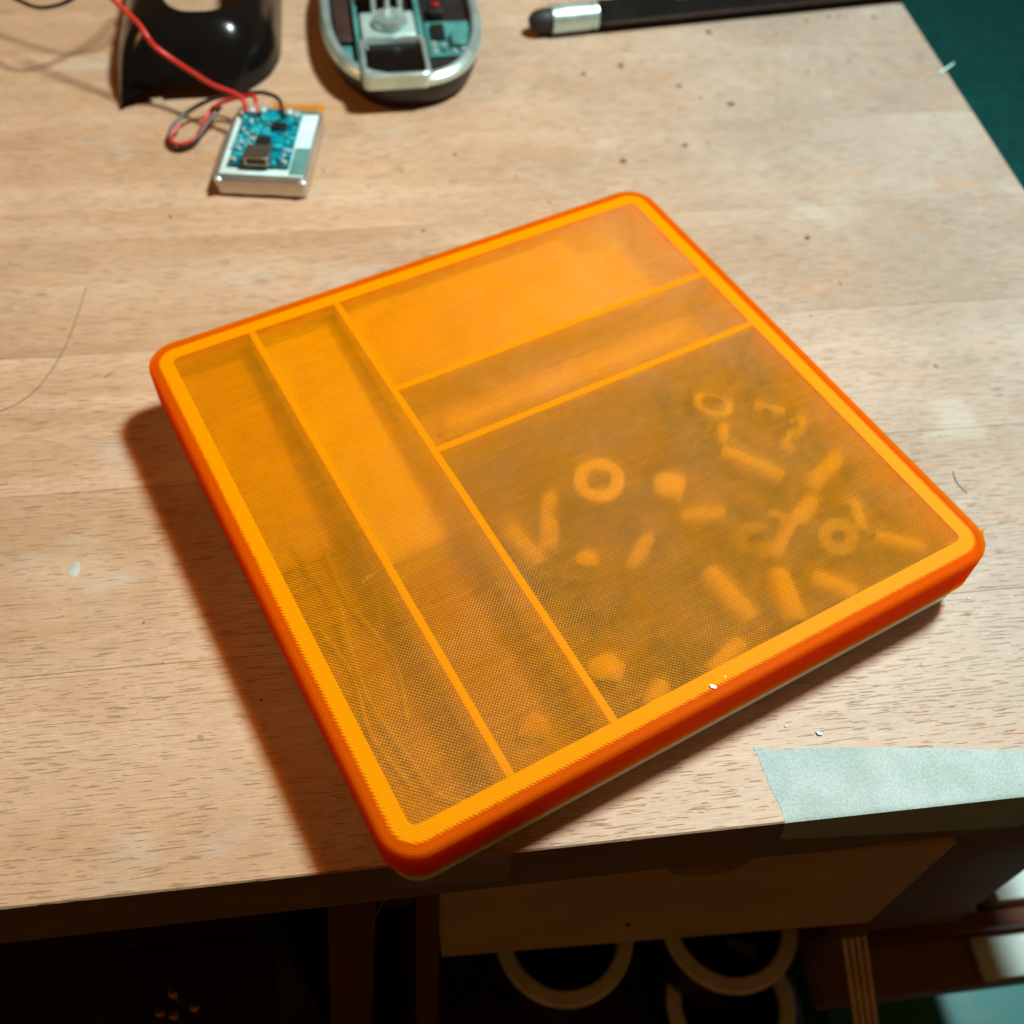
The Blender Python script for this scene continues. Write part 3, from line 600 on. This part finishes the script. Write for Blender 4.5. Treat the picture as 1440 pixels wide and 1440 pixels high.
tag(tube('black_wire', [(-150, 332, 22), (-143, 324, 24), (-138.7, 318.5, 25), (-131.6, 312.3, 25.5), (-125.3, 311.3, 26), (-119.4, 313.2, 27), (-110.5, 318.5, 30), (-100, 328, 33), (-90, 345, 36)], .75, BLKW), 'black wire arching across the top left corner above the bench', 'wire')
tag(tube('black_wire', [(-160, 352, 26), (-140, 337, 28), (-122, 326, 30), (-108, 320, 33), (-96, 323, 35), (-85, 338, 38)], .7, BLKW), 'second black wire just at the upper left border, behind the arching one', 'wire')

# mouse top shell
def dome(s, t):
    y0 = 291 + 17 * min(1, max(0, (1 - abs(s + .66) / .0001) * 0)) ; return y0
bm = bmesh.new(); NS, NT = 56, 56; xc = -78.6
def shell_pt(i, j, off):
    s = -1 + 2 * i / NS; t = j / NT
    yf = 291 + (0 if s > 0 else -5 * s * s); u_ = min(1, t / .16)
    y_ = yf + (410 - yf) * t
    hw = (30.5 - off) * (.90 + .10 * min(1, t * 4)) - 5 * max(0, s - .55) * (1 - min(1, t * 5)) * 2
    x_ = xc + hw * s * (1 - (.42 * (1 - u_) ** 2.4 if s > 0 else 0))
    zz = (24 - off) * (max(0, 1 - abs(s) ** 3.2)) ** .62 * (.26 + .74 * math.sin(min(1, t * 6.5) * math.pi / 2))
    lift = .6
    return (x_ * mm, y_ * mm, (zz + lift) * mm)
for off in (0, 1.6):
    G = [[bm.verts.new(shell_pt(i, j, off)) for j in range(NT + 1)] for i in range(NS + 1)]
    for i in range(NS):
        for j in range(NT): bm.faces.new((G[i][j], G[i + 1][j], G[i + 1][j + 1], G[i][j + 1]))
    if off == 0: G0 = G
for i in range(NS):
    bm.faces.new((G0[i][0], G0[i + 1][0], G[i + 1][0], G[i][0])); bm.faces.new((G0[i][NT], G[i][NT], G[i + 1][NT], G0[i + 1][NT]))
for j in range(NT):
    bm.faces.new((G0[0][j], G[0][j], G[0][j + 1], G0[0][j + 1])); bm.faces.new((G0[NS][j], G0[NS][j + 1], G[NS][j + 1], G[NS][j]))
sh = build('mouse_shell', bm, BLACKG, None, 50)
def cut(o, cutter):
    md = o.modifiers.new('cut', 'BOOLEAN'); md.operation = 'DIFFERENCE'; md.solver = 'EXACT'; md.object = cutter
    bpy.context.view_layer.update(); dg = bpy.context.evaluated_depsgraph_get(); me = bpy.data.meshes.new_from_object(o.evaluated_get(dg))
    o.modifiers.clear(); o.data = me; bpy.data.objects.remove(cutter)
    me.polygons.foreach_set('use_smooth', [True] * len(me.polygons))
    try: me.set_sharp_from_angle(angle=math.radians(40))
    except Exception: pass
# arched opening in the shell
bm = bmesh.new(); prof = [(-75.2 + 14.0 * math.copysign(abs(math.cos(t)) ** .75, math.cos(t)), 334 + (26 if math.sin(t) < 0 else 60) * math.copysign(abs(math.sin(t)) ** .8, math.sin(t))) for t in [2 * math.pi * k / 40 for k in range(40)]]
loft(bm, [[(a * mm, b * mm, 5 * mm) for a, b in prof], [(a * mm, b * mm, 60 * mm) for a, b in prof]], True, True); ct = build('cutter', bm, BLACKG)
cut(sh, ct)
# scoop in the front edge, leaving a pointed flank at the left
bm = bmesh.new(); prof = [(-90.6, 270), (-90.9, 290), (-89.2, 297), (-86, 299.5), (-82, 297.5), (-85, 294), (-88.0, 289), (-88.6, 270)]
loft(bm, [[(a * mm, b * mm, -5 * mm) for a, b in prof], [(a * mm, b * mm, 9 * mm) for a, b in prof]], True, True); ct = build('cutter', bm, BLACKG)
cut(sh, ct)
tag(sh, 'black glossy curved mouse top shell with an arched opening, bright lamp glint on it', 'mouse cover')

# mouse base
mb = empty('computer_mouse', (-1.2 * mm, 332 * mm, 0), math.radians(2), 'opened computer mouse base with silver rim and dark inside', 'computer mouse')
def outl(k, z, n=64, ay=55, ax=31.2):
    pts = []
    for i in range(n):
        t = 2 * math.pi * i / n; cx, sx = math.cos(t), math.sin(t); e = .78
        pts.append(((ax - k) * math.copysign(abs(cx) ** e, cx) * mm, (ay - k) * math.copysign(abs(sx) ** e, sx) * mm, z * mm))
    return pts
bm = bmesh.new(); loft(bm, [outl(5, .1), outl(2.4, 2.5), outl(.9, 7), outl(.5, 9.4), outl(2, 9.6)], True, True); build('lower_shell', bm, BLACKM, mb)
bm = bmesh.new(); loft(bm, [outl(.6, 9.62), outl(0, 10.4), outl(.1, 12.4), outl(1.4, 13.8), outl(3.2, 14), outl(4.0, 13.2), outl(4.3, 9.7), outl(2, 9.64)], closed=True); build('rim', bm, SILVER, mb)
bm = bmesh.new(); loft(bm, [outl(4.4, 9.66), outl(4.4, 9.9)], True, True); build('inner_floor', bm, BLACKM, mb)
Y0 = -332; X0 = 1.2
def mp(name, x0, x1, y0, y1, z0, z1, mat, bev=.0005, parent=None):
    return boxo(name, x0 + X0, x1 + X0, y0 + Y0, y1 + Y0, z0, z1, mat, parent or mb, bev, 3)
mp('left_wall', -19.6, -18.0, 281, 372, 9.95, 14.5, TEALP); mp('right_wall', 4.0, 6.2, 285, 372, 9.95, 14.5, TEALP)
# window frame : rounded ring with a dark panel inside
bm = bmesh.new()
def rl(a, b, r, z): return [(x_ + (-6.3 + X0) * mm, y_ + (290.0 + Y0) * mm, z_) for x_, y_, z_ in rr(a * mm, b * mm, r * mm, 6, 0, z * mm)]
loft(bm, [rl(12.4, 13.2, 3, 9.95), rl(12.4, 13.2, 3, 15.2), rl(12.0, 12.8, 2.8, 15.6), rl(10.8, 11.6, 2, 15.6), rl(10.5, 11.3, 1.8, 15.2), rl(10.5, 11.3, 1.8, 9.95)], closed=True); wf = build('window_frame', bm, SILVER, mb)
bm = bmesh.new(); loft(bm, [rl(10.4, 11.2, 1.7, 9.96), rl(10.4, 11.2, 1.7, 13.6)], True, True); build('window', bm, BLACKG, mb)
mp('gear_block', -17.2, 3.4, 304.5, 322, 9.95, 15, SILVERP, .001)
bm = bmesh.new(); lathe(bm, [(.0005, 0), (.0065, 0), (.0068, .001), (.006, .0035), (.003, .004), (.0005, .0032)], 28, Matrix.Translation(((-6 + X0) * mm, (312 + Y0) * mm, 15.02 * mm))); build('wheel_hub', bm, SILVER, mb)
for k, (a, b) in enumerate(((-11.5, 322), (-6.5, 317.5), (-1.5, 321))):
    bm = bmesh.new(); lathe(bm, [(.0009, 0), (.0009, .007), (.0005, .0078)], 12, Matrix.Translation(((a + X0) * mm, (b + Y0) * mm, 15 * mm))); build('pin', bm, SOLDER, mb)
mp('cream_bridge', -16, 4, 326, 340, 18, 20.5, plain('grey_bridge_plastic', (.34, .36, .32), .4), .002)
mp('switch', 9.8, 15.4, 322, 329, 9.95, 14, BLACKM); mp('red_button', 11.3, 14.1, 324.6, 327.4, 14.02, 15, RED, .0004)
mp('circuit_board', 7.4, 24.4, 296, 320, 9.96, 10.8, TEALP, .0002); mp('chip', 9.2, 14.5, 306, 316, 10.85, 12.4, CHIP, .0002)
mp('clear_post', 16, 21.4, 300, 309, 10.85, 13.4, TEALP, .001)
for k in range(9): mp('component', 8.6 + (k % 4) * 3.6, 10.4 + (k % 4) * 3.6, 297 + (k // 4) * 3 + (k % 2), 298.4 + (k // 4) * 3 + (k % 2), 10.85, 12, rc.choice((SILVERP, SOLDER, TEALP)), .0002)
mp('foam_pad', -27.5, -21, 296, 306, 9.95, 11, TEALP, .0006); mp('bracket', -26.8, -20.5, 308, 345, 9.95, 11.8, plain('brown_plastic', (.05, .025, .02), .4), .0006)
blob('glue_drop', -24 + X0, 293 + Y0, 10, 2.2, SILVERP, .5, mb, 2, 2)

# stylus pen
pe = empty('stylus_pen', (0, 0, 0), 0, 'black hexagonal stylus pen with silver collar, rubber tip and spirit level', 'pen')
A = Vector((54.5, 328.2, 5.6)); Dv = Vector((160.4, 20.3, 0)).normalized(); MX = axis(A, Dv)
bm = bmesh.new(); lathe(bm, [(.0003, -.0044), (.002, -.0041), (.0036, -.0026), (.0045, 0), (.0046, .0032), (.0045, .0044)], 28, MX); build('rubber_tip', bm, RUBBER, pe)
bm = bmesh.new(); lathe(bm, [(.0046, .0046), (.0053, .0048), (.0054, .0055), (.0054, .0205), (.0050, .0208), (.0050, .0216), (.0054, .0219), (.0054, .0236), (.0048, .024)], 32, MX); build('collar', bm, SILVER, pe)
bm = bmesh.new(); lathe(bm, [(.0048, .0242), (.0056, .025), (.0057, .18), (.0050, .182)], 6, MX @ Matrix.Rotation(math.radians(0), 4, 'Z')); build('barrel', bm, plain('black_anodised', (.012, .012, .012), .35, .3), pe, 20)
bm = bmesh.new(); box(bm, -.0026, .0026, -.0026, .0026, .056, .075, .0012, 3, None); bmesh.ops.transform(bm, matrix=MX @ Matrix.Translation((0, .0034, 0)), verts=bm.verts); build('level_vial', bm, VIAL, pe)
bm = bmesh.new(); side_ = Vector((0, 0, 1)).cross(Dv); side_ = side_ if side_.y < 0 else -side_
for k in range(110):
    p = (A + Dv * (28 + k)) * mm + side_ * (.00515) + Vector((0, 0, -.001)); l = .0016 if k % 5 == 0 else .0009
    n_ = (side_ * math.cos(math.radians(0))).normalized(); u = Vector((0, 0, 1)); w = Dv * .00013
    vs = [bm.verts.new(p + w * a + u * l * b + n_ * c_) for a, b, c_ in ((-1, -.5, 0), (1, -.5, 0), (1, .5, 0), (-1, .5, 0), (-1, -.5, -.0006), (1, -.5, -.0006), (1, .5, -.0006), (-1, .5, -.0006))]
    for q in ((0, 1, 2, 3), (4, 7, 6, 5), (0, 4, 5, 1), (2, 6, 7, 3), (1, 5, 6, 2), (0, 3, 7, 4)): bm.faces.new([vs[i] for i in q])
tag(build('ruler_ticks', bm, TICK, pe, 0), kind='stuff')

# crumbs, flakes, hairs
CR = [(68.2, 298, 1.0), (83.8, 303, 1.2), (103.9, 287.7, .8), (110.6, 279, .7), (117.8, 280.9, .4), (121.2, 274, 1.1), (100.9, 272.6, .5), (73.5, 241.7, 1.1), (97.7, 249.4, .8), (127.8, 194.9, 1.0), (43.5, 220.5, .5),
      (13.7, 250, .6), (-.5, 208.9, .7), (-83.6, 222.9, .6), (124.6, 325.1, 1.1), (183.2, 335, .7), (185.7, 333.1, .6), (178.2, 334.2, .7), (197.6, 332.4, 1.0), (168, 331, .7), (152, 322, .6), (60, 262, .4), (140, 262, .4), (176, 300, .5), (34, 236, .4), (132, 172, .5), (150, 133, .5), (118, 158, .4), (-33, 244, .5), (-50.2, 42, .35), (-79, 66, .35)]
CL = {0: 'brown crumb below the pen, left of the two nearest the collar', 1: 'brown crumb below the middle of the pen, right of its neighbour', 2: 'brown crumb at the left of the small trail in the upper right', 5: 'largest brown crumb at the right end of the small trail', 7: 'brown crumb just above the back corner of the organiser box', 8: 'brown crumb right of and above the box back corner', 9: 'brown crumb midway down the right side of the box, near the right edge', 14: 'brown crumb close under the pen barrel', 18: 'brown crumb close to the upper right corner of the bench', 11: 'brown crumb between the battery pack and the box back corner', 12: 'brown crumb just behind the back rim of the box', 13: 'brown crumb in front of the battery pack, on the left'}
for k, (x_, y_, r) in enumerate(CR):
    tag(blob('crumb', x_, y_, -.08, r, CRUMB, .45, None, 1, k), CL.get(k, 'small brown crumb lying on the beech top'), 'crumb', 'brown crumbs scattered over the bench')
for x_, y_, r, lab in ((78.9, 19.8, .55, 'mint speck on the wood above the masking tape'), (71.6, 22.5, .3, 'tiny pale speck left of the mint speck'), (128.5, 52, .3, 'tiny pale speck right of the box')):
    tag(blob('speck', x_, y_, -.02, r, FLAKE, .6, None, 1, 2), lab, 'speck')
o = tube('plastic_shard', [(209.5, 288.6, .5), (213, 290.8, .9), (217.5, 294, 1.4)],   .55, SHARD, None, 3, 5, True); tag(o, 'thin pale shard sticking out over the right edge of the bench', 'shard')
tag(tube('hair', [(-107, 190, .12), (-108.4, 176, .12), (-110.6, 162, .12), (-114.6, 150, .12), (-119.5, 143, .12), (-126, 139, .12)], .09, HAIR, None, 6, 5), 'curved dark hair on the left of the bench', 'hair')
tag(tube('hair', [(-20.5, -1.2, -5), (-23, -1.4, -14), (-26.5, -2, -24), (-29, -3, -36)], .07, HAIRL, None, 6, 5), 'pale fibre hanging from the front edge under the box corner', 'fibre')
tag(tube('hair', [(141, 85, .1), (139.5, 89, .3), (140, 93, .1)], .1, HAIR, None, 5, 5), 'short curved hair on the wood right of the organiser', 'hair')
